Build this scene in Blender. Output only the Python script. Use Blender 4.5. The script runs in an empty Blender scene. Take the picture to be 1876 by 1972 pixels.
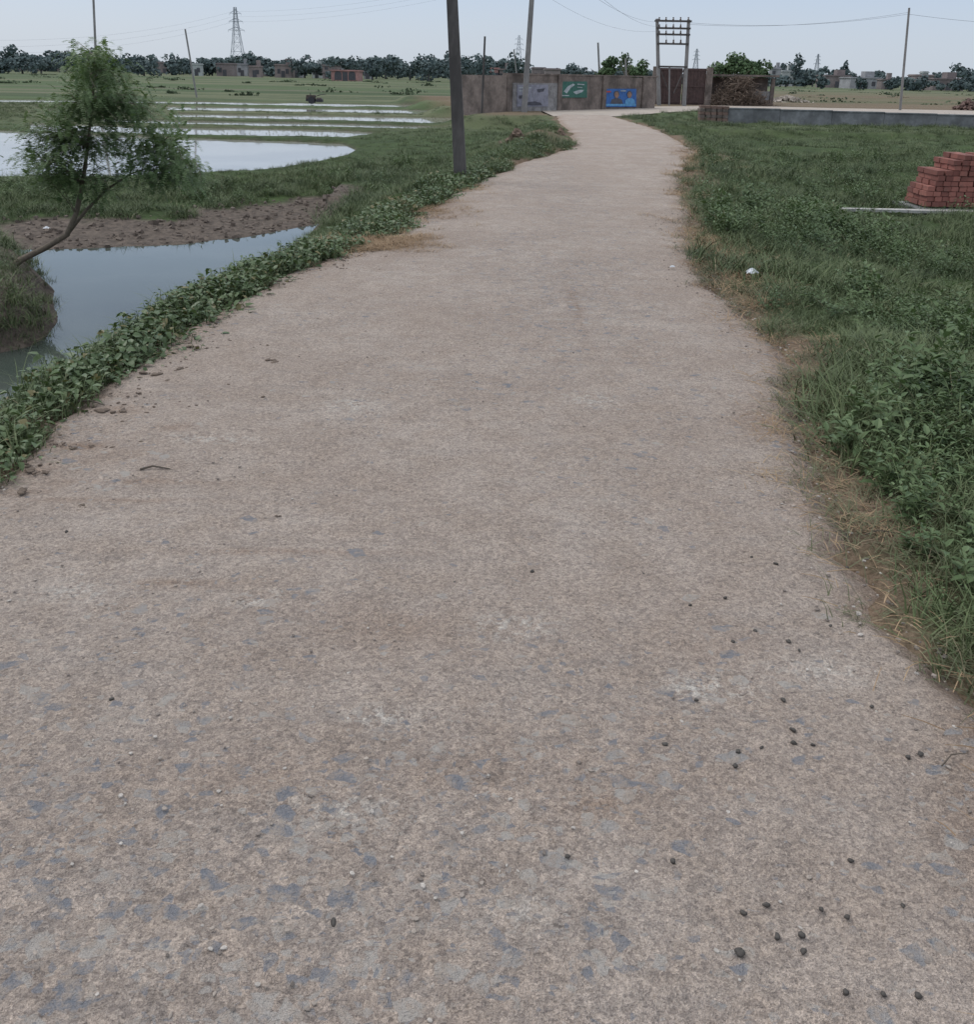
import bpy, math, random
import numpy as np
from mathutils import Vector, Matrix
random.seed(7); rng=np.random.default_rng(7)
scene=bpy.context.scene
# ------------------------------------------------------------ camera
CH=1.6; F=1806.0; CU=938.0; CV=722.0; PT=math.atan(578/1806.); RL=0.019
R0=Vector((1,0,0)); U0=Vector((0,math.sin(PT),math.cos(PT))); FW=Vector((0,math.cos(PT),-math.sin(PT)))
RR=R0*math.cos(RL)+U0*math.sin(RL); UU=-R0*math.sin(RL)+U0*math.cos(RL)
cam=bpy.data.objects.new("camera",bpy.data.cameras.new("camera"))
scene.collection.objects.link(cam); scene.camera=cam
m=Matrix(((RR.x,UU.x,-FW.x,0),(RR.y,UU.y,-FW.y,0),(RR.z,UU.z,-FW.z,CH),(0,0,0,1)))
cam.matrix_world=m
cam.data.sensor_fit='VERTICAL'; cam.data.sensor_height=24; cam.data.lens=24*F/1972
cam.data.shift_y=-(986-CV)/1972.; cam.data.clip_start=0.05; cam.data.clip_end=8000
def ray(u,v):
    return RR*((u-CU)/F)+UU*((CV-v)/F)+FW
def P(u,v,z=0.0):   # survey helper: where a sight line meets level z
    d=ray(u,v); t=(z-CH)/d.z
    return (d.x*t,d.y*t)
def Q(u,v,Y):       # point of a sight line at distance Y
    d=ray(u,v); t=Y/d.y
    return Vector((d.x*t,Y,CH+d.z*t))
# ------------------------------------------------------------ node helpers
def mat_new(name):
    m=bpy.data.materials.new(name); m.use_nodes=True; nt=m.node_tree
    for n in list(nt.nodes): nt.nodes.remove(n)
    out=nt.nodes.new('ShaderNodeOutputMaterial'); b=nt.nodes.new('ShaderNodeBsdfPrincipled')
    nt.links.new(b.outputs[0],out.inputs[0])
    return m,nt,b,out
def setin(nt,sock,val):
    if isinstance(val,bpy.types.NodeSocket): nt.links.new(val,sock)
    elif val is not None:
        if isinstance(val,(tuple,list)) and len(val)==3 and sock.type=='RGBA': val=(*val,1)
        sock.default_value=val
def mth(nt,op,a,b=None,c=None,clamp=False):
    n=nt.nodes.new('ShaderNodeMath'); n.operation=op; n.use_clamp=clamp
    setin(nt,n.inputs[0],a)
    if b is not None: setin(nt,n.inputs[1],b)
    if c is not None: setin(nt,n.inputs[2],c)
    return n.outputs[0]
def mix(nt,f,a,b,mode='MIX'):
    n=nt.nodes.new('ShaderNodeMix'); n.data_type='RGBA'; n.blend_type=mode
    setin(nt,n.inputs[0],f); setin(nt,n.inputs[6],a); setin(nt,n.inputs[7],b)
    return n.outputs[2]
def noise(nt,vec,scale,detail=3,rough=0.55,dist=0):
    n=nt.nodes.new('ShaderNodeTexNoise'); setin(nt,n.inputs['Vector'],vec)
    n.inputs['Scale'].default_value=scale; n.inputs['Detail'].default_value=detail
    n.inputs['Roughness'].default_value=rough; n.inputs['Distortion'].default_value=dist
    return n.outputs[0],n.outputs[1]
def voro(nt,vec,scale,rnd=1.0,feature='F1'):
    n=nt.nodes.new('ShaderNodeTexVoronoi'); n.feature=feature; setin(nt,n.inputs['Vector'],vec)
    n.voronoi_dimensions='2D'
    n.inputs['Scale'].default_value=scale; n.inputs['Randomness'].default_value=rnd
    return n
def rng_map(nt,v,a,b,c=0.0,d=1.0,smooth=True):
    n=nt.nodes.new('ShaderNodeMapRange'); n.interpolation_type='SMOOTHSTEP' if smooth else 'LINEAR'
    setin(nt,n.inputs[0],v); setin(nt,n.inputs[1],a); setin(nt,n.inputs[2],b)
    n.inputs[3].default_value=c; n.inputs[4].default_value=d
    return n.outputs[0]
def pos(nt): return nt.nodes.new('ShaderNodeTexCoord').outputs['Object']
def vscale(nt,v,s):
    n=nt.nodes.new('ShaderNodeVectorMath'); n.operation='MULTIPLY'; setin(nt,n.inputs[0],v); n.inputs[1].default_value=s
    return n.outputs[0]
def vadd(nt,a,b):
    n=nt.nodes.new('ShaderNodeVectorMath'); n.operation='ADD'; setin(nt,n.inputs[0],a); setin(nt,n.inputs[1],b)
    return n.outputs[0]
def attr(nt,name):
    n=nt.nodes.new('ShaderNodeAttribute'); n.attribute_name=name
    s=nt.nodes.new('ShaderNodeSeparateColor'); nt.links.new(n.outputs['Color'],s.inputs[0])
    return s.outputs[0],s.outputs[1],s.outputs[2],n.outputs['Color']
def bump(nt,h,strength,dist,nrm=None):
    n=nt.nodes.new('ShaderNodeBump'); n.inputs['Strength'].default_value=strength; n.inputs['Distance'].default_value=dist
    setin(nt,n.inputs['Height'],h)
    if nrm is not None: nt.links.new(nrm,n.inputs['Normal'])
    return n.outputs[0]
def simple(name,col,rough=0.85,var=0.25,scale=4.0,bmp=0.3,bd=0.01,metal=0,stretch=(1,1,1)):
    m,nt,b,o=mat_new(name); p=vscale(nt,pos(nt),stretch)
    f,_=noise(nt,p,scale,4,0.65)
    f=rng_map(nt,f,0.3,0.7)
    c=mix(nt,f,tuple(x*(1-var) for x in col),tuple(min(1,x*(1+var)) for x in col))
    f2,_=noise(nt,p,scale*7,3)
    c=mix(nt,rng_map(nt,f2,.35,.65,0,.35),c,tuple(x*0.55 for x in col))
    setin(nt,b.inputs['Base Color'],c); b.inputs['Roughness'].default_value=rough; b.inputs['Metallic'].default_value=metal
    if bmp: setin(nt,b.inputs['Normal'],bump(nt,f2,bmp,bd))
    return m
def leafmat(name,c1,c2,rough=0.5,trans=0.25,dead=None):
    m,nt,b,o=mat_new(name)
    oi=nt.nodes.new('ShaderNodeObjectInfo').outputs['Random']
    isl=nt.nodes.new('ShaderNodeNewGeometry').outputs['Random Per Island']
    p=nt.nodes.new('ShaderNodeNewGeometry').outputs['Position']
    f,_=noise(nt,p,0.9,2)
    k=mth(nt,'ADD',mth(nt,'MULTIPLY',isl,0.45),mth(nt,'MULTIPLY',oi,0.25))
    k=mth(nt,'ADD',k,mth(nt,'MULTIPLY',rng_map(nt,f,.38,.62),0.4),clamp=True)
    c=mix(nt,k,c1,c2)
    if dead: c=mix(nt,rng_map(nt,isl,.92,.94),c,dead)
    setin(nt,b.inputs['Base Color'],c); b.inputs['Roughness'].default_value=rough
    b.inputs['Specular IOR Level'].default_value=0.3
    if trans>0:
        t=nt.nodes.new('ShaderNodeBsdfTranslucent'); setin(nt,t.inputs[0],mix(nt,.5,c,(.12,.2,.02),'MIX'))
        ms=nt.nodes.new('ShaderNodeMixShader'); ms.inputs[0].default_value=trans
        nt.links.new(b.outputs[0],ms.inputs[1]); nt.links.new(t.outputs[0],ms.inputs[2]); nt.links.new(ms.outputs[0],o.inputs[0])
    return m
# ------------------------------------------------------------ mesh builder
class MB:
    def __init__(s): s.v=[];s.f=[];s.m=[]
    def add(s,vs,fs,mat=0):
        n=len(s.v); s.v.extend([tuple(p) for p in vs]); s.f.extend([tuple(i+n for i in f) for f in fs]); s.m.extend([mat]*len(fs))
    def box(s,c,size,rz=0,mat=0,taper=1.0,M=None):
        x,y,z=size[0]/2,size[1]/2,size[2]/2; vs=[]
        cr,sr=math.cos(rz),math.sin(rz)
        for dz in(-1,1):
            k=taper if dz>0 else 1
            for dx,dy in((-1,-1),(1,-1),(1,1),(-1,1)):
                p=Vector((dx*x*k,dy*y*k,dz*z))
                if M is not None: p=M@p
                else: p=Vector((p.x*cr-p.y*sr,p.x*sr+p.y*cr,p.z))
                vs.append(p+Vector(c))
        s.add(vs,[(3,2,1,0),(4,5,6,7),(0,1,5,4),(1,2,6,5),(2,3,7,6),(3,0,4,7)],mat)
    def tube(s,pts,rad,n=6,mat=0,caps=True):
        pts=[Vector(p) for p in pts]; N=len(pts); vs=[];fs=[]
        if not hasattr(rad,'__len__'): rad=[rad]*N
        for i,p in enumerate(pts):
            t=(pts[min(i+1,N-1)]-pts[max(i-1,0)]).normalized()
            a=t.cross(Vector((0,1,0))); 
            if a.length<.1: a=t.cross(Vector((1,0,0)))
            a.normalize(); b=t.cross(a)
            for k in range(n):
                th=2*math.pi*k/n+math.pi/n
                vs.append(p+(a*math.cos(th)+b*math.sin(th))*rad[i])
        for i in range(N-1):
            for k in range(n):
                fs.append((i*n+k,i*n+(k+1)%n,(i+1)*n+(k+1)%n,(i+1)*n+k))
        if caps: fs.append(tuple(range(n))[::-1]); fs.append(tuple((N-1)*n+k for k in range(n)))
        s.add(vs,fs,mat)
    def mesh(s,name,mats,smooth=False):
        me=bpy.data.meshes.new(name); me.from_pydata(s.v,[],s.f)
        for m in mats: me.materials.append(m)
        me.polygons.foreach_set('material_index',s.m)
        if smooth: me.polygons.foreach_set('use_smooth',[True]*len(s.f))
        me.update(); return me
    def obj(s,name,mats,smooth=False,coll=None,parent=None):
        o=bpy.data.objects.new(name,s.mesh(name,mats,smooth))
        (coll or scene.collection).objects.link(o)
        if parent: o.parent=parent
        return o
# ------------------------------------------------------------ plan-view layout
def interp_line(px,z=0):
    w=sorted([P(u,v,z) for u,v in px],key=lambda p:p[1]); return np.array([p[1] for p in w]),np.array([p[0] for p in w])
Lpx=[(0,890),(100,803),(215,732),(310,655),(400,603),(510,545),(560,520),(640,492),(770,448),(800,410),(870,378),(930,345),(1000,315),(1060,297),(1105,283),(1100,255),(1080,236),(1072,222)]
Rpx=[(1876,1375),(1760,1230),(1640,1050),(1560,900),(1530,770),(1500,660),(1430,600),(1365,545),(1335,490),(1320,400),(1308,345),(1340,292),(1285,258),(1245,242),(1180,224)]
ly,lx=interp_line(Lpx); ry,rx=interp_line(Rpx)
ly=np.concatenate([[-8.],ly,[200.]]); lx=np.concatenate([[-2.6],lx,[lx[-1]-1]])
ry=np.concatenate([[-8.],ry,[200.]]); rx=np.concatenate([[1.1],rx,[rx[-1]+3]])
def fbm(x,y,freq,seed,octs=3):
    r=np.random.default_rng(seed); z=0;a=1;tot=0
    for o in range(octs):
        for k in range(5):
            th=r.uniform(0,2*np.pi);ph=r.uniform(0,2*np.pi);ff=freq*r.uniform(.7,1.4)
            z=z+a*np.sin(ff*(np.cos(th)*x+np.sin(th)*y)+ph+1.3*np.sin(ff*.6*(np.sin(th)*x-np.cos(th)*y)+ph*2))/2.2
        tot+=a;a*=.5;freq*=2.1
    return z/tot
def XL(y): y=np.asarray(y,float); return np.interp(y,ly,lx)+.06*fbm(y,y*0,3,1)+.035*fbm(y,y*0,17,2)
def XR(y): y=np.asarray(y,float); return np.interp(y,ry,rx)+.06*fbm(y,y*0,3,3)+.04*fbm(y,y*0,15,4)
YC=P(1120,222,0)[1]
def sdf(x,y,poly):
    x=np.asarray(x,float);y=np.asarray(y,float); d=np.full(x.shape,1e9);ins=np.zeros(x.shape,bool)
    n=len(poly)
    for i in range(n):
        ax,ay=poly[i];bx,by=poly[(i+1)%n]; ex,ey=bx-ax,by-ay
        t=np.clip(((x-ax)*ex+(y-ay)*ey)/(ex*ex+ey*ey+1e-12),0,1)
        d=np.minimum(d,np.hypot(x-ax-t*ex,y-ay-t*ey))
        c=((ay>y)!=(by>y)); 
        if by!=ay: ins^=c&(x<ex*(y-ay)/(by-ay)+ax)
    return np.where(ins,-d,d)
WZ=-0.9; PZ=-0.53
canal=[(-3.25,-6),(-3.0,5),(-2.75,9),(-2.75,12),(-2.85,15),P(625,428,WZ),P(600,434,WZ),P(480,456,WZ),P(350,471,WZ),P(200,477,WZ),P(60,482,WZ),P(-700,500,WZ),(-24,-6)]
mound=[P(104,560,WZ),P(108,610,WZ),P(98,640,WZ),P(60,668,WZ),P(0,680,WZ),P(-300,740,WZ),(-14,6.8),(-14,12.4),(-6.3,12.4)]
pads=[[(-700,372),(0,346),(250,343),(390,339),(500,331),(600,317),(660,303),(684,289),(660,278),(560,273),(430,269),(300,264),(150,259),(0,252),(-700,234)],
 [(60,254),(360,263),(660,267),(740,257),(640,251),(345,246),(60,237)],
 [(200,236),(345,242),(640,247),(800,250),(870,245),(600,237),(345,233),(200,228)],
 [(340,228),(600,233),(880,241),(945,236),(985,230),(700,224),(330,219)],
 [(325,214),(700,219),(900,223),(965,218),(760,211),(320,205)],
 [(-60,198),(320,201),(700,207),(830,209),(880,204),(600,199),(315,195),(-60,191)]]
pads=[[P(u,v,PZ) for u,v in pp] for pp in pads]
plateau=[P(940,222,0),P(1160,222,0),P(1345,214,0),P(1900,228,0),(120,P(1900,228,0)[1]-1),(120,75),(-6,75)]
track=[P(1066,223.5,0),P(1190,224,0),P(1290,216,0),P(1350,213,0),P(1600,217,0),P(2100,230,0),P(2100,217,0),P(1600,208,0),P(1420,203,0),P(1262,205,0),P(1120,210,0),P(1040,212,0)]
def ss(t): t=np.clip(t,0,1); return t*t*(3-2*t)
def fields(x,y):
    L=XL(y);R=XR(y); left=x<(L+R)/2
    d=np.where(left,L-x,x-R); d=np.where(y>YC,1e3,d)
    d=np.where(y>YC,np.hypot(np.maximum(np.maximum(L-x,x-R),0),y-YC),d)
    dp=sdf(x,y,plateau); dc=sdf(x,y,canal); dm=sdf(x,y,mound)
    dpad=np.min([sdf(x,y,p) for p in pads],axis=0)
    return left,d,dp,dc,dm,dpad
def zt(x,y,fl=None):
    x=np.asarray(x,float);y=np.asarray(y,float)
    left,d,dp,dc,dm,dpad=fl or fields(x,y)
    zb=np.where(left,-.45,-.28); w=np.where(left,np.where(y<14,.9,1.6),2.6)
    dd=np.minimum(d,np.maximum(dp,0))
    z=zb*ss((dd-np.where(left&(y<14),.22,.35))/w)
    nearf=np.clip(1-(y-60)/200,0.15,1)*np.where(left&(y>18)&(dd>2),.35,1)
    z=z+(.055*fbm(x,y,1.4,11)+.025*fbm(x,y,6,12))*nearf*np.clip(dd/.5,0.1,1)
    hx,hy=P(1000,262,0.1)
    z=z+.42*np.exp(-(((x-hx)/1.3)**2+((y-hy)/4.5)**2))*np.clip(dd/.8,0,1)
    yy=P(1600,268,-.28)[1]; z=z+np.where(x>6,.22*np.exp(-((y-yy-.05*x)/.35)**2),0)
    k=np.where((y>12.6)&(x<-3.0),.11,1.2)
    zc=np.where(dc<0,np.maximum(-1.6,WZ+.8*dc),WZ+k*dc)
    z=np.minimum(z,zc+.02*fbm(x,y,5,15)*(dc>0))
    z=np.where(dm<.6,np.maximum(z,np.minimum(-.42,WZ-1.3*dm)+.03*fbm(x,y,5,16)),z)
    zp=np.where(dpad<0,PZ-np.minimum(.2,.9*-dpad),PZ+.5*dpad)
    z=np.minimum(z,np.where(dpad<1.0,zp,9))
    z=np.where((d<=0.03),-.07,z)
    dtr=sdf(x,y,track); z=np.where(dtr<0.1,-.06,z)
    return z
def axis(segs):
    a=[]
    for lo,hi,st in segs: a.extend(np.arange(lo,hi,st))
    return a
def geo(start,st,end,k):
    a=[];v=start
    while v<end: a.append(v); v+=st; st*=k
    a.append(end); return a
ys=axis([(-6,20,.11),(20,60,.28)])+geo(60,.4,4000,1.09)
xp=axis([(-12,10,.12)]); xs=[-v for v in geo(12,.2,3500,1.05)][::-1]+xp[1:]+geo(10,.2,3500,1.05)
GX,GY=np.meshgrid(np.array(xs),np.array(ys)); sh=GX.shape
fl=fields(GX,GY); GZ=zt(GX,GY,fl)
def grid_mesh(name,X,Y,Z,mats):
    n,mm=X.shape; me=bpy.data.meshes.new(name)
    co=np.stack([X,Y,Z],-1).reshape(-1,3).astype(np.float32)
    i=np.arange(n*mm).reshape(n,mm); q=np.stack([i[:-1,:-1],i[:-1,1:],i[1:,1:],i[1:,:-1]],-1).reshape(-1,4)
    me.vertices.add(len(co)); me.vertices.foreach_set('co',co.ravel())
    me.loops.add(q.size); me.loops.foreach_set('vertex_index',q.ravel().astype(np.int32))
    me.polygons.add(len(q)); me.polygons.foreach_set('loop_start',np.arange(0,q.size,4,dtype=np.int32))
    me.polygons.foreach_set('loop_total',np.full(len(q),4,dtype=np.int32))
    me.polygons.foreach_set('use_smooth',np.ones(len(q),bool)); 
    for m in mats: me.materials.append(m)
    me.update(calc_edges=True); me.validate()
    return me
def vcol(me,name,cols):
    a=me.color_attributes.new(name,'FLOAT_COLOR','POINT'); c=np.concatenate([cols,np.ones((len(cols),1))],1).astype(np.float32)
    a.data.foreach_set('color',c.ravel())
def linkobj(name,me,parent=None):
    o=bpy.data.objects.new(name,me); scene.collection.objects.link(o)
    if parent: o.parent=parent
    return o
# ------------------------------------------------------------ ground material
mg,nt,b,o=mat_new("ground_mat"); p=pos(nt)
am,ad,ab,_=attr(nt,"mask")
n1,_=noise(nt,p,1.2,4,.6); n2,_=noise(nt,p,9,4,.65); n3,_=noise(nt,p,45,3,.6)
far,_=noise(nt,vscale(nt,p,(.006,.045,1)),1.0,3,.6); far2,_=noise(nt,vscale(nt,p,(.02,.22,1)),1.0,3,.6); far3,_=noise(nt,vscale(nt,p,(.15,.6,1)),1.0,4,.7)
g=mix(nt,rng_map(nt,n1,.3,.7),(.038,.060,.024),(.068,.105,.038))
g=mix(nt,rng_map(nt,n2,.4,.7,0,.7),g,(.038,.045,.022))
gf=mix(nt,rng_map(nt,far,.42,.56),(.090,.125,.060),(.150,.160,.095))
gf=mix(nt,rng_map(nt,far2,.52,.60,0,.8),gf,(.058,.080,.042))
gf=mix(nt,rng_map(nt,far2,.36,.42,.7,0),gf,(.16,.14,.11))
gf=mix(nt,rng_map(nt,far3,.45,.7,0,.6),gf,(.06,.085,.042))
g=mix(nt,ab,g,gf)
mud=mix(nt,rng_map(nt,n2,.3,.7),(.16,.130,.108),(.075,.062,.054))
g=mix(nt,mth(nt,'MULTIPLY',am,1.0),g,mud)
soil=mix(nt,rng_map(nt,n3,.3,.7),(.24,.175,.125),(.12,.085,.06))
g=mix(nt,ad,g,soil)
setin(nt,b.inputs['Base Color'],g); b.inputs['Roughness'].default_value=.95; b.inputs['Specular IOR Level'].default_value=.15
hh=mth(nt,'ADD',n2,mth(nt,'MULTIPLY',n3,.4)); setin(nt,b.inputs['Normal'],bump(nt,hh,.8,.05))
me=grid_mesh("ground",GX,GY,GZ,[mg])
left,d,dp,dc,dm,dpad=fl
nz=fbm(GX,GY,2.5,21)
mudm=np.where(left,ss((1.9-dc+.4*nz)/.5)*(dc>-.5)*(GY>12.6)*(GX<-2.4),0)
mudm=np.maximum(mudm,np.where(dc<0.15,1,0)*1.0); mudm=np.maximum(mudm,ss((.12-dpad)/.2)*.9)
dirt=ss((.36+.22*nz-d)/.3); hx,hy=P(1010,258,0.1)
dirt=np.maximum(dirt,np.exp(-(((GX-hx-.3)/.9)**2+((GY-hy)/3.5)**2))*.9*(nz>-.35))
for (u,v,a_,b_) in [(1385,480,.30,1.6),(1355,350,.35,2.4),(1345,290,.5,3)]:
    qx,qy=P(u,v,0); dirt=np.maximum(dirt,np.exp(-(((GX-qx)/a_)**2+((GY-qy)/b_)**2))*1.0)
dirt=np.maximum(dirt,ss((1-dp)/2)*.8)
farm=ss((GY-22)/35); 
far_brown=np.where((GX>22)&(GY>50),.75*ss((GY-50)/5)*ss((220-GY)/100)*(fbm(GX*.5,GY*3,.12,33)*.6+.7),0)
dirt=np.maximum(dirt,np.clip(far_brown,0,.85))
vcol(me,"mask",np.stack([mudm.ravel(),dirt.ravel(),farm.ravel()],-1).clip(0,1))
ground=linkobj("ground",me)
# ------------------------------------------------------------ road
mr,nt,b,o=mat_new("road_mat"); p=pos(nt)
apw,apo,apa,_=attr(nt,"mask")
_,wc=noise(nt,p,18,2); warp=vadd(nt,p,vscale(nt,wc,(.04,.04,.0)))
_,wc2=noise(nt,p,60,2); warp2=vadd(nt,p,vscale(nt,wc2,(.022,.022,.0)))
N1,_=noise(nt,p,.9,4,.6); N2,_=noise(nt,p,5,4,.65); N3,_=noise(nt,p,30,4,.7); N4,_=noise(nt,p,220,2,.7)
NS,_=noise(nt,vscale(nt,p,(1,5,1)),2.2,4,.6); NF,_=noise(nt,vscale(nt,p,(3,22,1)),2.0,3,.6)
ND,_=noise(nt,vscale(nt,p,(1,1.7,1)),48,3,.6)
c=mix(nt,rng_map(nt,N1,.3,.7),(.410,.340,.290),(.490,.422,.370))
c=mix(nt,rng_map(nt,N2,.35,.7,0,.65),c,(.385,.312,.258))
c=mix(nt,rng_map(nt,NS,.52,.74,0,.55),c,(.345,.300,.268))
c=mix(nt,rng_map(nt,NF,.55,.75,0,.4),c,(.33,.28,.245))
c=mix(nt,mth(nt,'MULTIPLY',apo,rng_map(nt,N3,.3,.6,.25,.85)),c,(.26,.17,.115))
wp=mth(nt,'MULTIPLY',apw,rng_map(nt,N3,.45,.60))
c=mix(nt,wp,c,(.58,.54,.49))
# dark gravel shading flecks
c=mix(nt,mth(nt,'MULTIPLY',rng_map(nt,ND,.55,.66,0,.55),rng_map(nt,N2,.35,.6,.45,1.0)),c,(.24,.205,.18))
vf=voro(nt,warp2,125); sepf=nt.nodes.new('ShaderNodeSeparateColor'); nt.links.new(vf.outputs['Color'],sepf.inputs[0])
c=mix(nt,1.0,c,mix(nt,sepf.outputs[0],(.76,.76,.78),(1.22,1.21,1.20)),'MULTIPLY')
c=mix(nt,1.0,c,mix(nt,rng_map(nt,N4,.3,.7),(.76,.75,.74),(1.20,1.20,1.20)),'MULTIPLY')
vg=voro(nt,warp,36); sg_=nt.nodes.new('ShaderNodeSeparateColor'); nt.links.new(vg.outputs['Color'],sg_.inputs[0])
c=mix(nt,mth(nt,'MULTIPLY_ADD',apa,.75,.15),c,mix(nt,1.0,c,mix(nt,sg_.outputs[0],(.72,.73,.75),(1.10,1.09,1.08)),'MULTIPLY'))
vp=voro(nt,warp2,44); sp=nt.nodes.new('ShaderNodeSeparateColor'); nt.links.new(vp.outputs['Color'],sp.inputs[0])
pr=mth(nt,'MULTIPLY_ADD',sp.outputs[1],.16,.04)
pit_dirt_shade=mth(nt,'MULTIPLY',rng_map(nt,sp.outputs[0],.84,.87),rng_map(nt,mth(nt,'SUBTRACT',vp.outputs['Distance'],pr),-.03,.12,1,0))
pit_dirt_shade=mth(nt,'MULTIPLY',pit_dirt_shade,rng_map(nt,N2,.38,.6,.1,1.0))
c=mix(nt,mth(nt,'MULTIPLY',pit_dirt_shade,.55),c,(.17,.135,.11))  # dirt in small pits, with their shade put into the road colour
for sc,th,amt,seedoff in ((18,.68,.80,(3.3,1.1,0)),(30,.70,.75,(7.7,2.2,0)),(54,.70,.65,(1.5,9.1,0))):
    vv=vadd(nt,vscale(nt,warp,(1,1.3,0)),seedoff)
    vs_=voro(nt,vv,sc,1.0); ve=voro(nt,vv,sc,1.0,'DISTANCE_TO_EDGE'); s_=nt.nodes.new('ShaderNodeSeparateColor'); nt.links.new(vs_.outputs['Color'],s_.inputs[0])
    thr=mth(nt,'SUBTRACT',1.01,mth(nt,'MULTIPLY',apa,1.01-th))
    pick=rng_map(nt,mth(nt,'SUBTRACT',s_.outputs[0],thr),-.002,.004)
    rad=mth(nt,'MULTIPLY_ADD',s_.outputs[1],.20,.05)
    shp=rng_map(nt,mth(nt,'SUBTRACT',ve.outputs['Distance'],rad),-.02,.05,0,1)
    k=mth(nt,'MULTIPLY',pick,shp)
    sc_=mix(nt,rng_map(nt,s_.outputs[2],.3,.8),(.195,.210,.240),(.43,.40,.37))
    sc_=mix(nt,rng_map(nt,N3,.42,.62,0,.8),sc_,(.39,.325,.275))
    c=mix(nt,mth(nt,'MULTIPLY',k,amt),c,sc_)
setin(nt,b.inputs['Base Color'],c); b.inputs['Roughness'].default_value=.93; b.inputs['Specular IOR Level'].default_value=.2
h=mth(nt,'ADD',mth(nt,'MULTIPLY',ND,-.9),mth(nt,'MULTIPLY',N3,1.3)); h=mth(nt,'ADD',h,mth(nt,'MULTIPLY',N4,.6))
h=mth(nt,'ADD',h,mth(nt,'MULTIPLY',mth(nt,'MULTIPLY',sg_.outputs[0],apa),.7))
setin(nt,b.inputs['Normal'],bump(nt,h,1.0,.016))
ry_=np.array(axis([(-5,6,.035),(6,14,.07)])+geo(14,.1,YC+.3,1.02))
T=np.concatenate([[-.045,-.02],np.linspace(0,1,90),[1.02,1.045]])[None,:]; nc=T.shape[1]; YY=np.repeat(ry_[:,None],nc,1)
xl=XL(ry_)[:,None];xr=XR(ry_)[:,None]; XX=xl+(xr-xl)*T
edge=np.minimum(XX-xl,xr-XX)
ZZ=.012*ss(edge/.5)-.03*ss(1-edge/.08)+.012*fbm(XX,YY,1.5,41)+.005*fbm(XX,YY,9,42,2)+np.where(edge<0,edge*.5,0)
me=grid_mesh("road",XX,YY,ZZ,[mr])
nz2=fbm(XX,YY,4,43)
def blob(u,v,rx_,ry2):
    x,y=P(u,v,0); return np.exp(-(((XX-x)/rx_)**2+((YY-y)/ry2)**2))
W=np.zeros_like(XX)
for (u,v,a,bb) in [(985,1215,.13,.07),(640,1565,.16,.06),(145,1140,.12,.06),(680,785,.12,.10),(1140,775,.12,.12),(490,1160,.07,.04),(1600,1300,.16,.07),(1370,1330,.12,.05),(720,1385,.09,.04),(420,850,.2,.06),(1000,1770,.06,.04)]: W=np.maximum(W,.95*blob(u,v,a,bb)*(1+.7*nz2))
O=.6*ss(1-edge/(.24+.16*nz2))
for (u,v,a,bb) in [(740,470,.35,.5),(840,403,.35,.8),(1150,1555,.08,.045),(60,905,.16,.06),(30,945,.12,.05),(150,860,.16,.06),(340,830,.10,.05),(215,790,.18,.07),(1380,470,.22,1.2),(1340,300,.35,2),(1330,360,.28,1.5),(1500,640,.25,.35),(330,1128,.25,.02),(300,930,.5,.02),(300,970,.5,.016),(560,1070,.4,.018),(1110,600,.04,.8),(1500,820,.2,.3),(1580,980,.14,.2)]: O=np.maximum(O,.85*blob(u,v,a,bb)*(.75+.4*nz2))
for (u,v,a,bb) in [(780,1215,.3,.12),(1380,1255,.2,.1),(1000,1500,.5,.2),(500,1500,.3,.1),(150,870,.5,.35)]: O=np.maximum(O,.32*blob(u,v,a,bb))
A=.10+.12*ss((3.0-YY)/1.2)+.62*ss((2.25-YY)/.7)*ss((1.0-XX)/1.4)
A=np.maximum(A,.6*np.exp(-(((XX-.55)/.75)**2+((YY-7.5)/2.8)**2)))
A=np.maximum(A,.45*np.exp(-(((XX-1.0)/.7)**2+((YY-15)/7)**2)))
A=np.clip(A+.15*nz2,0,1)
vcol(me,"mask",np.stack([W.ravel(),O.ravel(),A.ravel()],-1).clip(0,1))
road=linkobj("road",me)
mb=MB(); mb.add([(x,y,.0) for x,y in track],[tuple(range(len(track)))],0)
tm=simple("track_mat",(.40,.345,.295),var=.15,scale=1.5); mb.obj("dirt_track",[tm])
# ------------------------------------------------------------ water
def watermat(name,c1,c2,rough,bs):
    m,nt,b,o=mat_new(name); p=pos(nt); f,_=noise(nt,p,.5,4)
    setin(nt,b.inputs['Base Color'],mix(nt,rng_map(nt,f,.35,.65),c1,c2)); b.inputs['Roughness'].default_value=rough; b.inputs['IOR'].default_value=1.33
    w,_=noise(nt,p,6,3); setin(nt,b.inputs['Normal'],bump(nt,w,bs,.01)); return m
mb=MB(); mb.add([(-2.8,-6,WZ),(-2.3,9,WZ),(-2.2,14,WZ),(-2.6,19.5,WZ),(-40,19.5,WZ),(-40,-6,WZ)],[(0,1,2,3,4,5)])
mb.obj("canal_water",[watermat("canal_water_mat",(.055,.070,.060),(.08,.095,.085),.03,.05)])
mb=MB()
for pp in pads:
    cx=sum(a for a,_ in pp)/len(pp); cy=sum(a for _,a in pp)/len(pp)
    mb.add([(cx+(x-cx)*1.01,cy+(y-cy)*1.02,PZ) for x,y in pp],[tuple(range(len(pp)))])
mb.obj("paddy_water",[watermat("paddy_water_mat",(.25,.24,.23),(.33,.32,.30),.06,.03)])
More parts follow.
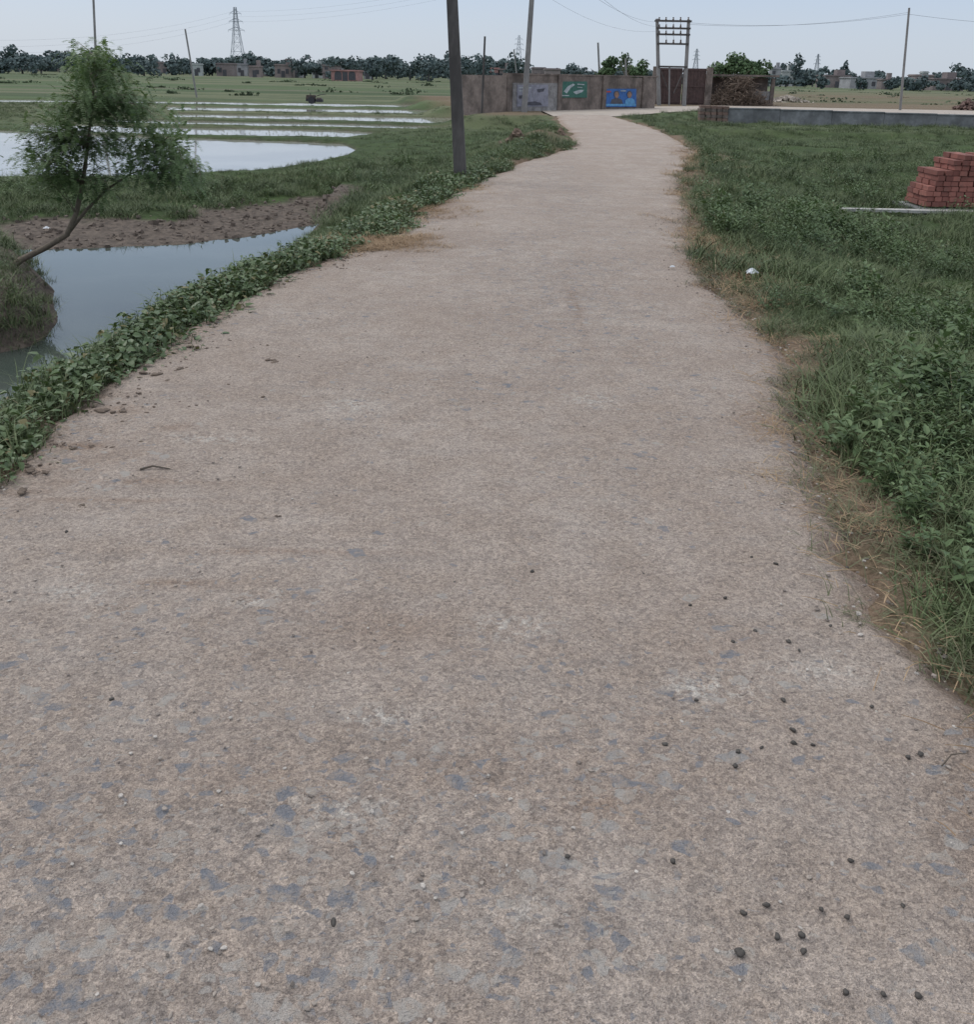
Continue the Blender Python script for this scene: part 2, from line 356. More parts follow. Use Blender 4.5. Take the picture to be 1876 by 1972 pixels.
# ------------------------------------------------------------ plant sources
def srccoll(name): return bpy.data.collections.new(name)
def blade(mb,base,ang,h,w,lean,mat=0,seg=3,curl=1.0):
    dx,dy=math.cos(ang),math.sin(ang); px,py=-dy*w/2,dx*w/2; vs=[];fs=[]
    for i in range(seg+1):
        t=i/seg; r=lean*h*(t**1.6)*curl; z=h*t*(1-.28*lean*t)
        k=1-t**1.5
        x=base[0]+dx*r; y=base[1]+dy*r
        if i==seg: vs.append((x,y,base[2]+z))
        else: vs.extend([(x-px*k,y-py*k,base[2]+z),(x+px*k,y+py*k,base[2]+z)])
    for i in range(seg-1): fs.append((2*i,2*i+1,2*i+3,2*i+2))
    fs.append((2*seg-2,2*seg-1,2*seg)); mb.add(vs,fs,mat)
def leaf(mb,base,dirv,length,width,mat=0,fold=.25,up=Vector((0,0,1))):
    d=Vector(dirv).normalized(); s=d.cross(up); 
    if s.length<.05: s=Vector((1,0,0))
    s.normalize(); n=s.cross(d); b0=Vector(base)
    prof=[(0,0,0),(.28,.42,.0),(.62,.45,-.04),(1,0,-.16)]
    c=[b0+d*length*t+n*length*z for t,_,z in prof]
    l1=b0+d*length*.25-s*width*.5+n*width*fold; l2=b0+d*length*.65-s*width*.38+n*(width*fold*.7-length*.04)
    r1=b0+d*length*.25+s*width*.5+n*width*fold; r2=b0+d*length*.65+s*width*.38+n*(width*fold*.7-length*.04)
    mb.add([c[0],c[1],c[2],c[3],l1,l2,r1,r2],[(0,1,4),(1,2,5,4),(2,3,5),(0,6,1),(1,6,7,2),(2,7,3)],mat)
M_grass=leafmat("grass_mat",(.048,.074,.032),(.135,.170,.075),.6,0,dead=(.28,.24,.15))
M_weed=leafmat("weed_mat",(.050,.088,.040),(.135,.192,.085),.5,.12)
M_creep=leafmat("creeper_mat",(.052,.088,.038),(.125,.175,.080),.42,.12,dead=(.17,.15,.07))
M_straw=leafmat("straw_mat",(.24,.155,.09),(.40,.29,.18),.8,0)
M_dirty=leafmat("sparse_grass_mat",(.085,.10,.055),(.15,.155,.085),.7,0,dead=(.25,.2,.13))
C_grass=srccoll("grass_src")
for k in range(4):
    mb=MB()
    for i in range(60):
        r=.15*math.sqrt(random.random());a=random.uniform(0,6.28)
        blade(mb,(r*math.cos(a),r*math.sin(a),-.02),random.uniform(0,6.28),random.uniform(.06,.18),random.uniform(.004,.008),random.uniform(.3,1.6))
    mb.obj("tuft%d"%k,[M_grass],coll=C_grass)
C_low=srccoll("low_src")
for k in range(3):
    mb=MB()
    for i in range(34):
        r=.12*math.sqrt(random.random());a=random.uniform(0,6.28)
        blade(mb,(r*math.cos(a),r*math.sin(a),-.005),random.uniform(0,6.28),random.uniform(.03,.10),random.uniform(.003,.005),random.uniform(1.0,2.2),seg=2)
    mb.obj("low%d"%k,[M_dirty],coll=C_low)
C_straw=srccoll("straw_src")
for k in range(3):
    mb=MB()
    for i in range(45):
        r=.14*math.sqrt(random.random());a=random.uniform(0,6.28)
        blade(mb,(r*math.cos(a),r*math.sin(a),-.005),random.uniform(0,6.28),random.uniform(.03,.09),random.uniform(.003,.006),random.uniform(1.5,3),seg=2)
    mb.obj("straw%d"%k,[M_straw],coll=C_straw)
C_weed=srccoll("weed_src")
for k in range(6):
    mb=MB(); big=.9+.25*(k%3)
    for s in range(random.randint(6,8)):
        a=random.uniform(0,6.28); H=random.uniform(.08,.25); ln=random.uniform(.1,1.0)
        bx,by=random.uniform(-.08,.08),random.uniform(-.08,.08)
        pts=[Vector((bx+math.cos(a)*ln*H*t*t,by+math.sin(a)*ln*H*t*t,H*t-.01)) for t in (0,.35,.7,1)]
        mb.tube(pts,[.003,.0025,.002,.0015],3,1)
        nl=random.randint(8,12)
        for j in range(nl):
            t=.15+.85*j/(nl-1); pnt=pts[0].lerp(pts[3],t); pnt.z=H*t; pnt.x=bx+math.cos(a)*ln*H*t*t; pnt.y=by+math.sin(a)*ln*H*t*t
            b2=j*2.4+random.uniform(-.4,.4); el=random.uniform(-.3,.6)+(.5 if j>nl-3 else 0)
            L=random.uniform(.025,.058)*(1.1-.35*t)*big
            leaf(mb,pnt,(math.cos(b2),math.sin(b2),el),L,L*random.uniform(.36,.56))
    mb.obj("weed%d"%k,[M_weed,M_grass],coll=C_weed)
C_creep=srccoll("creeper_src")
for k in range(5):
    mb=MB()
    for i in range(40):
        r=.16*math.sqrt(random.random());a=random.uniform(0,6.28); z=random.uniform(.0,.10)*(1-r*2)
        p0=Vector((r*math.cos(a),r*math.sin(a),0)); b2=random.uniform(0,6.28); p1=p0+Vector((math.cos(b2)*.02,math.sin(b2)*.02,z+.012))
        mb.tube([p0,p1],[.002,.0015],3,1,False)
        L=random.uniform(.022,.06); leaf(mb,p1,(math.cos(b2),math.sin(b2),random.uniform(-.8,.5)),L,L*random.uniform(.5,.9),fold=random.uniform(.05,.35))
    for i in range(26):
        r=.15*math.sqrt(random.random());a=random.uniform(0,6.28)
        blade(mb,(r*math.cos(a),r*math.sin(a),-.02),random.uniform(0,6.28),random.uniform(.06,.17),.005,random.uniform(.4,1.8),mat=1)
    mb.obj("creep%d"%k,[M_creep,M_grass],coll=C_creep)
C_rice=srccoll("rice_src")
for k in range(2):
    mb=MB()
    for i in range(6): blade(mb,(random.uniform(-.02,.02),random.uniform(-.02,.02),0),random.uniform(0,6.28),random.uniform(.06,.13),.007,random.uniform(.2,.9))
    mb.obj("rice%d"%k,[M_dirty],coll=C_rice)
def scatter(name,pts,scl,coll,tilt=.15):
    pts=np.asarray(pts,float); n=len(pts)
    print(name,n)
    if n==0: return
    me=bpy.data.meshes.new(name); me.vertices.add(n); me.vertices.foreach_set('co',pts.astype(np.float32).ravel())
    rot=np.stack([rng.normal(0,tilt,n),rng.normal(0,tilt,n),rng.uniform(0,6.28,n)],-1).astype(np.float32)
    a=me.attributes.new('rot','FLOAT_VECTOR','POINT'); a.data.foreach_set('vector',rot.ravel())
    a=me.attributes.new('scl','FLOAT','POINT'); a.data.foreach_set('value',np.asarray(scl,np.float32))
    a=me.attributes.new('idx','INT','POINT'); a.data.foreach_set('value',rng.integers(0,100,n).astype(np.int32))
    o=linkobj(name,me)
    ng=bpy.data.node_groups.new(name,'GeometryNodeTree')
    ng.interface.new_socket(name='Geometry',in_out='INPUT',socket_type='NodeSocketGeometry')
    ng.interface.new_socket(name='Geometry',in_out='OUTPUT',socket_type='NodeSocketGeometry')
    gi=ng.nodes.new('NodeGroupInput');go=ng.nodes.new('NodeGroupOutput')
    ci=ng.nodes.new('GeometryNodeCollectionInfo'); ci.inputs['Collection'].default_value=coll
    ci.inputs['Separate Children'].default_value=True; ci.inputs['Reset Children'].default_value=True
    ip=ng.nodes.new('GeometryNodeInstanceOnPoints'); ip.inputs['Pick Instance'].default_value=True
    def na(nm,t):
        x=ng.nodes.new('GeometryNodeInputNamedAttribute'); x.data_type=t; x.inputs['Name'].default_value=nm; return x.outputs['Attribute']
    e=ng.nodes.new('FunctionNodeEulerToRotation'); L=ng.links
    L.new(gi.outputs[0],ip.inputs['Points']); L.new(ci.outputs[0],ip.inputs['Instance']); L.new(na('idx','INT'),ip.inputs['Instance Index'])
    L.new(na('rot','FLOAT_VECTOR'),e.inputs[0]); L.new(e.outputs[0],ip.inputs['Rotation']); L.new(na('scl','FLOAT'),ip.inputs['Scale'])
    L.new(ip.outputs[0],go.inputs[0])
    md=o.modifiers.new("scatter",'NODES'); md.node_group=ng
    return o
def region(x0,x1,y0,y1,dens):
    n=int((x1-x0)*(y1-y0)*dens); x=rng.uniform(x0,x1,n); y=rng.uniform(y0,y1,n); return x,y
def visible(x,y): return np.abs(x)<y*.60+1.5
def build(regs,test,zoff=0,lump=0):
    P_=[];S_=[]
    for (x0,x1,y0,y1,dens,smin,smax) in regs:
        x,y=region(x0,x1,y0,y1,dens); k=visible(x,y); x=x[k];y=y[k]
        f=fields(x,y); keep=test(x,y,f)
        x=x[keep];y=y[keep]; ff=tuple(a[keep] for a in f); z=zt(x,y,ff)
        P_.append(np.stack([x,y,z+zoff],-1)); S_.append(rng.uniform(smin,smax,len(x))*np.where(ff[5]<1.2,.5,1.0)*(1+lump*fbm(x,y,1.6,91)))
    return np.concatenate(P_),np.concatenate(S_)
def base_ok(x,y,f,dr=.12):
    left,d,dp,dc,dm,dpad=f
    mudz=(y>12.6)&(x<-2.4)&(dc<1.7+.3*fbm(x,y,2.5,21))
    incanal=(dc<.12)&(dm>-.02)
    hx,hy=P(1010,258,.1); heap=(np.exp(-(((x-hx-.3)/.9)**2+((y-hy)/3.5)**2))>.45)&(rng.random(len(x))<.75)
    return (d>dr)&(dp>.3)&~mudz&~incanal&(dpad>.15)&~heap
def right(x,y,f):
    ex=.10+.16*fbm(x,y,2.5,51)+.10*np.exp(-((y-9)/4)**2)
    return base_ok(x,y,f,.0)&~f[0]&(f[1]>ex)&((rng.random(len(x))<.8)|(fbm(x,y,2.2,97)>-.2))
pts,sc=build([(0,9,.5,7,84,.65,1.25),(0,13,7,14,40,.75,1.3),(0,22,14,26,17,.8,1.45),(2,45,26,50,6,.9,1.6)],right,lump=.35)
scatter("verge_grass",pts,sc,C_grass)
pts,sc=build([(-14,1,3,13,44,.6,1.1),(-20,2,13,24,26,.8,1.5),(-45,2,24,60,5,.7,1.4)],lambda x,y,f:base_ok(x,y,f,.1)&f[0],lump=.3)
scatter("bank_grass",pts,sc,C_grass)
def wtest(x,y,f): return right(x,y,f)&(f[1]>.22)&((fbm(x,y,1.3,61)>.08)|((y<4.8)&(f[1]>.26+.15*fbm(x,y,3,63))&(fbm(x,y,2.5,62)>-.55)))
pts,sc=build([(0,7,1,4.5,85,.45,1.05),(0,7,4.5,7,60,.65,1.3),(0,12,7,13,24,.8,1.35),(0,18,13,24,6,.8,1.4)],wtest,lump=.3)
scatter("leafy_weeds",pts,sc,C_weed)
def ctest(x,y,f):
    near=np.where(y<8,.42,np.where(y<17,.62,1.5))
    hx,hy=P(1010,258,.1); heap=(np.exp(-(((x-hx-.3)/.9)**2+((y-hy)/3.5)**2))>.4)
    return f[0]&(f[1]>-.05+.14*fbm(x,y,4,71))&(f[1]<near+.16*fbm(x,y,2,72))&(f[3]>.05)&(f[5]>.3)&(y<36)&~heap
pts,sc=build([(-5,1,2.5,9,110,.5,1.3),(-5,1,9,17,62,.7,1.4),(-6,2,17,34,10,.8,1.3)],ctest)
scatter("creeper_plants",pts,sc,C_creep)
pts,sc=build([(-9,-2.5,6,13,8,.5,.9),(-20,1,16,24,7,.6,1.1)],lambda x,y,f:base_ok(x,y,f,.6)&f[0]&(fbm(x,y,1.5,75)>-.05))
scatter("bank_weeds",pts,sc,C_weed)
def etest(x,y,f): return (np.abs(f[1]-.12)<.22+.15*fbm(x,y,5,81))&~f[0]&(f[1]>-.10)
pts,sc=build([(0,3,.5,9,70,.6,1.2),(0,5,9,25,16,.8,1.5)],etest,.01); pts[:,2]=np.maximum(pts[:,2],.0)
scatter("shoulder_grass",pts,sc,C_low)
def stest(x,y,f): return (f[1]>-.18)&(f[1]<.38)&~f[0]&(fbm(x,y,3,82)>.0)&(y>1)
pts,sc=build([(0,4,1,6,22,.5,1.0),(0,5,6,26,26,.8,1.5)],stest,.01); pts[:,2]=np.maximum(pts[:,2],.0)
ex=[]
for (u,v,n,sx,sy) in [(745,470,90,.28,.3),(840,402,70,.25,.6),(700,475,30,.3,.2),(1350,300,60,.3,1.6),(900,365,20,.2,.5),(1385,480,60,.2,1.0)]:
    x,y=P(u,v,0)
    for i in range(n): ex.append((x+random.gauss(0,sx),y+random.gauss(0,sy),.012))
pts=np.concatenate([pts,np.array(ex)]); sc=np.concatenate([sc,rng.uniform(.6,1.1,len(ex))])
scatter("dry_straw",pts,sc,C_straw,.05)
rp=[]
for i,pp in enumerate(pads[1:]):
    a=np.array(pp); y=a[:,1].min()
    while y<a[:,1].max():
        xx=np.arange(max(-30,a[:,0].min()),a[:,0].max(),.28 if i<3 else .5); xx=xx+rng.normal(0,.04,len(xx)); yy=y+.02*xx+rng.normal(0,.03,len(xx))
        k=sdf(xx,yy,pp)<-.25; k&=rng.random(len(xx))<.8
        rp+= [(q,w,PZ-.01) for q,w in zip(xx[k],yy[k])]
        y+=.8 if i<3 else 1.5
scatter("rice_seedlings",rp,rng.uniform(.7,1.1,len(rp)),C_rice)
# ------------------------------------------------------------ sapling
M_bark=simple("bark_mat",(.17,.135,.10),scale=25,bmp=.5)
M_feather=leafmat("feather_leaf_mat",(.070,.118,.052),(.175,.245,.112),.55,.28)
tree=bpy.data.objects.new("sapling_tree",None); scene.collection.objects.link(tree)
mb=MB(); TY=10.1
tb=[(10,524),(40,500),(85,478),(128,452),(146,412),(158,355),(168,285),(175,215),(180,150),(184,112)]
tp=[Q(u,v,TY+.1*math.sin(i*1.3)) for i,(u,v) in enumerate(tb)]
tb2=[(128,452),(165,405),(205,365),(250,335),(300,318),(345,322)]; tp2=[Q(u,v,TY+.05+.12*i) for i,(u,v) in enumerate(tb2)]
mb.tube(tp,[.042,.038,.034,.030,.026,.022,.017,.012,.008,.004],8)
mb.tube(tp2,[.022,.018,.014,.011,.008,.004],6)
lb=MB()
def frond(p,d,L):
    d=d.normalized(); s=d.cross(Vector((0,0,1)));
    if s.length<.1: s=Vector((1,0,0))
    s.normalize(); n=8
    for i in range(n):
        t=(i+1)/n; q=p+d*L*t+Vector((0,0,-.3*L*t*t))
        for sg in(-1,1):
            dd=(s*sg+d*.5+Vector((0,0,random.uniform(-.4,.2)))).normalized(); l=random.uniform(.020,.034)*(1.15-.5*t); w=d*.0065
            lb.add([q-w,q+w,q+dd*l+w*.6,q+dd*l-w*.6],[(0,1,2,3)])
def branch(p0,p1,r0,nf):
    L=(p1-p0).length; mid=(p0+p1)/2+Vector((random.uniform(-.1,.1),random.uniform(-.1,.1),.22*L))
    pts=[p0*(1-t)**2+mid*2*t*(1-t)+p1*t*t for t in np.linspace(0,1,6)]
    mb.tube(pts,[r0*(1-.8*t) for t in np.linspace(0,1,6)],4,0,False)
    for i in range(nf):
        t=random.uniform(.2,1.0); q=p0*(1-t)**2+mid*2*t*(1-t)+p1*t*t
        q=q+Vector((random.gauss(0,.08),random.gauss(0,.09),random.gauss(-.03,.06)))
        dd=(p1-p0).normalized()+Vector((random.gauss(0,.7),random.gauss(0,.7),random.gauss(-.35,.4)))
        frond(q,dd,random.uniform(.08,.17))
ends=[(35,300,9),(50,250,9),(60,335,8),(85,215,7),(90,290,9),(110,340,7),(120,180,6),(130,130,6),(150,105,5),(185,98,5),(215,115,6),(240,140,7),(260,175,7),(285,200,8),
(310,225,8),(335,260,9),(350,300,9),(372,330,9),(360,350,6),(330,330,9),(300,290,9),(270,320,8),(250,270,8),(220,230,7),(195,180,6),(150,240,7),(120,250,7),(75,320,8),(230,330,6),(205,360,5),(60,275,7),(100,330,7),(285,345,6),(315,250,7),(140,300,5),(45,318,7),(380,345,5),(205,140,6),(160,150,6),(90,255,6),(170,130,7),(150,190,7),(230,190,8),(260,230,8),(110,215,8),(70,235,7),(330,215,6),(290,260,8),(200,290,7)]
for (u,v,nf) in ends:
    for rep in range(3):
        end=Q(u+random.uniform(-16,16),v+random.uniform(-14,14),TY+random.uniform(-.8,.8))
        pts=[q for q in tp[4:]]+(tp2[2:] if u>230 else [])
        cand=[q for q in pts if q.z<end.z+.12] or pts[:2]
        p0=min(cand,key=lambda q:(q-end).length+random.uniform(0,.25))
        branch(p0,end,.005,int(nf*4.6))
mb.obj("trunk",[M_bark],True,parent=tree); lb.obj("foliage",[M_feather],parent=tree)
# ------------------------------------------------------------ poles, wires
M_conc=simple("pole_concrete_mat",(.24,.23,.225),scale=3,var=.2,bmp=.3,stretch=(1,1,.3))
M_dark=simple("pole_dark_mat",(.085,.078,.075),scale=3,var=.35,stretch=(1,1,.3))
M_steel=simple("steel_mat",(.28,.31,.35),rough=.6,var=.2,scale=10,bmp=0)
M_porc=simple("insulator_mat",(.12,.07,.05),rough=.3,bmp=0)
M_wire=simple("wire_mat",(.20,.21,.23),rough=.6,bmp=0)
def gz(x,y): return float(zt(np.array([x]),np.array([y]))[0])
def pole(bu,bv,tu,tv,w0,w1,z0=0,rect=False,mat=None,cross=False,Y=None,name="utility_pole"):
    if Y is None: x,y=P(bu,bv,z0)
    else: q=Q(bu,bv,Y); x,y=q.x,Y
    g=gz(x,y)-.3; b0=Vector((x,y,g)); t=Q(tu,tv,y)
    mb=MB(); n=6
    if rect:
        pts=[b0.lerp(t,k/n) for k in range(n+1)]; mb.tube(pts,[ (w0+(w1-w0)*k/n)*.7071 for k in range(n+1)],4)
    else: mb.tube([b0.lerp(t,k/n) for k in range(n+1)],[(w0+(w1-w0)*k/n)*.5 for k in range(n+1)],10)
    mb.obj(name,[mat or M_conc,M_steel,M_porc],False); return t
t1=pole(889,346,868,-60,.20,.16,0,True,M_dark)
t2=pole(1009,216,1027,-40,.26,.20,0,True)
t3=pole(1735,212,1752,15,.16,.12,0,False,cross=False)
pa=pole(184,170,178,-30,.16,.13,Y=62); pb=pole(378,172,356,56,.14,.12,Y=75)
pc=pole(927,232,934,70,.11,.09,Y=44,mat=M_dark); pd=pole(1160,150,1152,82,.2,.16,Y=85); pe=pole(1000,160,990,95,.18,.14,Y=110); pole(1212,175,1205,112,.12,.1,Y=56)
mb=MB()
def wire(a,b,sag,r=.012):
    a=Vector(a);b=Vector(b); n=14
    mb.tube([a.lerp(b,i/n)+Vector((0,0,-sag*4*(i/n)*(1-i/n))) for i in range(n+1)],r,4,0,False)
tx0,ty0=P(1268,203,0); TYY=ty0
ms=MB()
def TQ(u,v): return Q(u,v,TYY)
for (bu,bv,tu,tv) in [(1270,205,1266,36),(1318,203,1327,38)]:
    b0=TQ(bu,bv); b0.z=-.2; ms.tube([b0,TQ(tu,tv)],[.13,.10],8,0)
for v,l,r in [(40,1262,1332),(54,1264,1330),(66,1265,1329),(84,1266,1326),(128,1268,1323)]:
    a=TQ(l,v);b2=TQ(r,v+1)
    for oy in(-.14,.14): ms.box((a+b2)/2+Vector((0,oy,0)),((b2-a).length,.05,.10),0,1)
for v in(36,50,62): 
    for u in(1270,1283,1297,1311,1326):
        q=TQ(u,v+4); ms.tube([q,q+Vector((0,0,.09)),q+Vector((0,0,.12)),q+Vector((0,0,.2))],[.035,.06,.03,.05],8,2)
for u in(1283,1297,1311):
    q=TQ(u,86); ms.tube([q,q+Vector((0,0,.12)),q+Vector((0,0,.13)),q+Vector((0,0,.28))],[.06,.07,.04,.05],8,2)
    for v1,v2 in((42,54),(54,66),(66,84)): ms.tube([TQ(u,v1),TQ(u+2,v2)],.012,4,1)
for a,b2 in (((1270,128),(1290,180)),((1320,128),(1298,180))): ms.tube([TQ(*a),TQ(*b2)],.03,4,1)
ms.tube([TQ(1290,130),TQ(1289,205)],.05,6,0)
ms.obj("transformer_pole_structure",[M_conc,M_dark,M_porc])
for dv,du in ((0,0),(3,5)):
    wire(TQ(1330,44+dv),t3+Vector((0,0,-.35+.1*du/5)),.35,.009)
far_r=Q(2150,48,58); wire(t3+Vector((0,0,-.35)),far_r,.25,.01)
for k in (0,1): wire(TQ(1266,42+k*9),Q(1100+20*k,-40,34),.35,.005)
wire(TQ(1266,60),t2+Vector((0,0,-.3)),.6,.005)
for k in range(3): wire(Q(-200,70+k*14,420),Q(448,22+k*10,600),7,.03); wire(Q(448,22+k*10,600),Q(1300,-150+k*10,420),9,.03)
mb.obj("power_lines",[M_wire])
def pylon(u,vt,Y,hscale=1.0,th=.26):
    ms=MB(); top=Q(u,vt,Y); x=top.x; z0=-.6; H=top.z-z0
    def w(t): return (H*.11)*(1-t)**1.3+H*.018
    lv=[0,.18,.34,.48,.6,.7,.78,.86,.93,1]
    for i in range(len(lv)-1):
        a,b2=lv[i],lv[i+1]; wa,wb=w(a),w(b2)
        A=[Vector((x+sx*wa,Y+sy*wa,z0+H*a)) for sx,sy in((-1,-1),(1,-1),(1,1),(-1,1))]
        B=[Vector((x+sx*wb,Y+sy*wb,z0+H*b2)) for sx,sy in((-1,-1),(1,-1),(1,1),(-1,1))]
        for k in range(4):
            ms.tube([A[k],B[k]],th*.6,4); ms.tube([A[k],B[(k+1)%4]],th*.35,4); ms.tube([A[(k+1)%4],B[k]],th*.35,4); ms.tube([B[k],B[(k+1)%4]],th*.35,4)
    for t,l in((.66,.13),(.79,.11),(.91,.09)):
        for s in(-1,1):
            e=Vector((x+s*H*l,Y,z0+H*t)); 
            for sy in(-1,1):
                ms.tube([Vector((x,Y+sy*w(t),z0+H*t)),e],th*.4,4); ms.tube([Vector((x,Y+sy*w(t+.05),z0+H*(t+.05))),e],th*.35,4)
            ms.tube([e,e-Vector((0,0,H*.03))],th*.3,4)
    ms.obj("transmission_tower",[M_steel])
pylon(452,14,600); pylon(1000,68,1100,th=.4); pylon(1343,94,1300,th=.45); pylon(1577,104,1300,th=.4)
# ------------------------------------------------------------ compound wall with painted panels
M_wall=simple("old_wall_mat",(.165,.132,.115),scale=1.3,var=.5,bmp=.4)
M_wall2=simple("plaster_wall_mat",(.25,.24,.24),scale=3,var=.35,bmp=.3)
M_brick=simple("distant_brick_mat",(.20,.13,.105),scale=1.5,var=.25)
M_rust=simple("rust_gate_mat",(.085,.050,.045),rough=.7,scale=5)
wl=MB()
A_=P(980,215,0);B_=P(1262,208,0); A=Vector((A_[0],A_[1],0));B=Vector((B_[0],B_[1],0))
WD=(B-A); WL=WD.length; wd=WD.normalized(); wn=Vector((wd.y,-wd.x,0)); ang=math.atan2(wd.y,wd.x)
ztop=Q(1120,146,(A.y+B.y)/2).z
segs=10
for i in range(segs):
    hh=ztop+random.uniform(-.06,.06)*(i not in(2,3)); c0=A+wd*(WL*(i+.5)/segs); wl.box(c0+Vector((0,0,hh/2-.15))-wn*.15,(WL/segs-.01,.24,hh+.3),ang,0)
    if i%3==0: wl.box(A+wd*(WL*i/segs)+Vector((0,0,ztop/2-.1))-wn*.12,(.32,.34,ztop+.28),ang,0)
wl.box((A+B)/2+Vector((0,0,ztop+.03))-wn*.15,(WL+.2,.30,.07),ang,0)
ret=A-wn*3-wd*.2; wl.box((A+ret)/2+Vector((0,0,ztop/2-.15)),(.22,3.0,ztop+.2),ang,0)
wl.box(A+wd*(WL*.16)+Vector((0,0,.62))-wn*.025,(WL*.28,.05,1.3),ang,1)
wall=wl.obj("compound_wall",[M_wall,M_wall2])
def onwall(u,v,off=.03):
    d=ray(u,v)
    n=wn; t=((A+wn*off)-Vector((0,0,CH))).dot(n)/d.dot(n); return Vector((0,0,CH))+d*t
def flatmat(name,c,r=.7): return simple(name,c,rough=r,var=.25,scale=5,bmp=0)
mats=[flatmat("p_grey",(.24,.24,.29)),flatmat("p_green",(.035,.13,.10)),flatmat("p_blue",(.03,.12,.36)),flatmat("p_white",(.36,.40,.42)),flatmat("p_skin",(.26,.15,.11)),flatmat("p_dark",(.07,.07,.09)),flatmat("p_lblue",(.10,.30,.54)),flatmat("p_red",(.36,.05,.04))]
def panel(name,u0,v0,u1,v1,m,shapes):
    pb_=MB()
    def poly(pts,mt,o): 
        vs=[onwall(u,v,o) for u,v in pts]; pb_.add(vs,[tuple(range(len(vs)))],mt)
    c=[onwall(u,v,.02) for u,v in((u0,v1),(u1,v1),(u1,v0),(u0,v0))]; cb=[p-wn*.03 for p in c]
    pb_.add(c+cb,[(0,1,2,3),(0,4,5,1),(1,5,6,2),(2,6,7,3),(3,7,4,0)],m)
    for k,(kind,mt,*a) in enumerate(shapes):
        o=.026+.003*k
        if kind=='e': 
            cu,cv,ru,rv=a; poly([(cu+ru*math.cos(t*math.pi/8),cv-rv*math.sin(t*math.pi/8)) for t in range(16)][::-1],mt,o)
        else: poly(a[0],mt,o)
    pb_.obj(name,mats)
panel("painted_advert",996,163,1056,205,0,[('p',5,[(1012,203),(1044,203),(1042,198),(1030,195),(1016,197)]),('p',3,[(1000,168),(1024,168),(1024,170),(1000,170)]),('p',3,[(1000,174),(1018,174),(1018,176),(1000,176)]),('p',5,[(1034,172),(1050,170),(1047,176),(1037,178)]),('p',5,[(1000,184),(1012,183),(1014,188),(1001,190)])])
panel("painted_advert",1077,157,1131,188,1,[('p',3,[(1086,176),(1094,166),(1104,161),(1108,163),(1099,170),(1092,180)]),('p',3,[(1104,177),(1116,173),(1125,173),(1122,177),(1110,182)]),('p',3,[(1081,183),(1096,183),(1096,185),(1081,185)]),('p',3,[(1112,161),(1126,162),(1126,164),(1112,163)]),('p',3,[(1112,167),(1122,168),(1122,169.5),(1112,168.5)])])
panel("political_poster",1165,171,1226,206,2,[('p',6,[(1166,204),(1225,204),(1225,200),(1166,200)]),('p',5,[(1176,200),(1200,200),(1198,192),(1192,189),(1184,189),(1178,192)]),('e',5,1188,181,5.5,6.5),('e',4,1188,183,4.2,6),('p',6,[(1204,200),(1224,200),(1222,192),(1217,189),(1210,189),(1205,193)]),('e',5,1213,181,5,6),('e',4,1213,183,4,5.8),('p',7,[(1168,175),(1177,175),(1177,178),(1168,178)]),('p',3,[(1196,174),(1206,174),(1206,176),(1196,176)])])
lw=MB(); Yw=58
p0=Q(918,190,Yw);p1=Q(984,190,Yw); zt_=Q(950,175,Yw).z; lw.box(((p0.x+p1.x)/2,Yw,zt_/2-.3),(p1.x-p0.x,.23,zt_+.6),0,0); lw.box(((p0.x+p1.x)/2,Yw,zt_+.03),(p1.x-p0.x+.1,.28,.06),0,0)
lw.obj("low_brick_wall",[M_brick])
gt=MB(); Yg=TYY+3; g0=Q(1266,195,Yg);g1=Q(1357,195,Yg); gz1=Q(1300,131,Yg).z
for i in range(2):
    wdt=(g1.x-g0.x)/2-.05; cx=g0.x+(i+.5)*(g1.x-g0.x)/2
    gt.box((cx,Yg,gz1/2),(wdt,.04,gz1),0,0)
    for k in range(7): gt.box((cx-wdt/2+(k+.5)*wdt/7,Yg-.035,gz1/2),(.04,.03,gz1-.1),0,0)
    for zz in(.15,gz1*.5,gz1-.1): gt.box((cx,Yg-.045,zz),(wdt,.05,.06),0,0)
for xx in(g0.x-.2,g1.x+.2): gt.box((xx,Yg,gz1/2),(.35,.35,gz1+.15),0,1)
gt.obj("iron_gate",[M_rust,M_wall])
sh_=MB(); s0=Q(1362,200,Yg+1);s1=Q(1488,200,Yg+1); zs=Q(1400,146,Yg+1).z
cx=(s0.x+s1.x)/2; sw=s1.x-s0.x
sh_.box((cx,Yg+2.6,zs/2-.2),(sw,.2,zs+.2),0,0); 
for xx in(s0.x+.1,cx,s1.x-.1): sh_.box((xx,Yg+1,zs/2-.2),(.22,.22,zs+.2),0,0)
sh_.box((cx,Yg+1.8,zs+.03),(sw+.4,2.2,.12),0,0); sh_.box((s1.x-.8,Yg+1.1,.35),(1.4,.15,1.1),0,1)
sh_.obj("open_shed",[M_wall,M_wall2])
hb=MB()
for i in range(2600):
    q=Vector((cx-.3+random.gauss(0,sw*.20),Yg+.3+random.gauss(0,.45),0)); zz=abs(random.gauss(0,1.0))*max(0,1-abs(q.x-cx+.3)/(sw*.55)); q.z=min(zz,1.7)
    d_=Vector((random.gauss(0,1),random.gauss(0,1),random.gauss(0,.6))).normalized(); L=random.uniform(.2,.6)
    hb.tube([q-d_*L/2,q+d_*L/2],.014,3,0,False)
hb.obj("brushwood_heap",[simple("brush_mat",(.17,.125,.095),bmp=0)])
rd=MB(); x_,y_=P(1467,203,0); rd.box((x_,y_,.3),(.32,.3,.6),0,0); rd.box((x_,y_,.66),(.22,.2,.14),0,0,.7); rd.box((x_,y_,.02),(.5,.5,.08),0,1); rd.obj("red_marker_post",[flatmat("red_paint",(.42,.06,.04)),M_wall2])
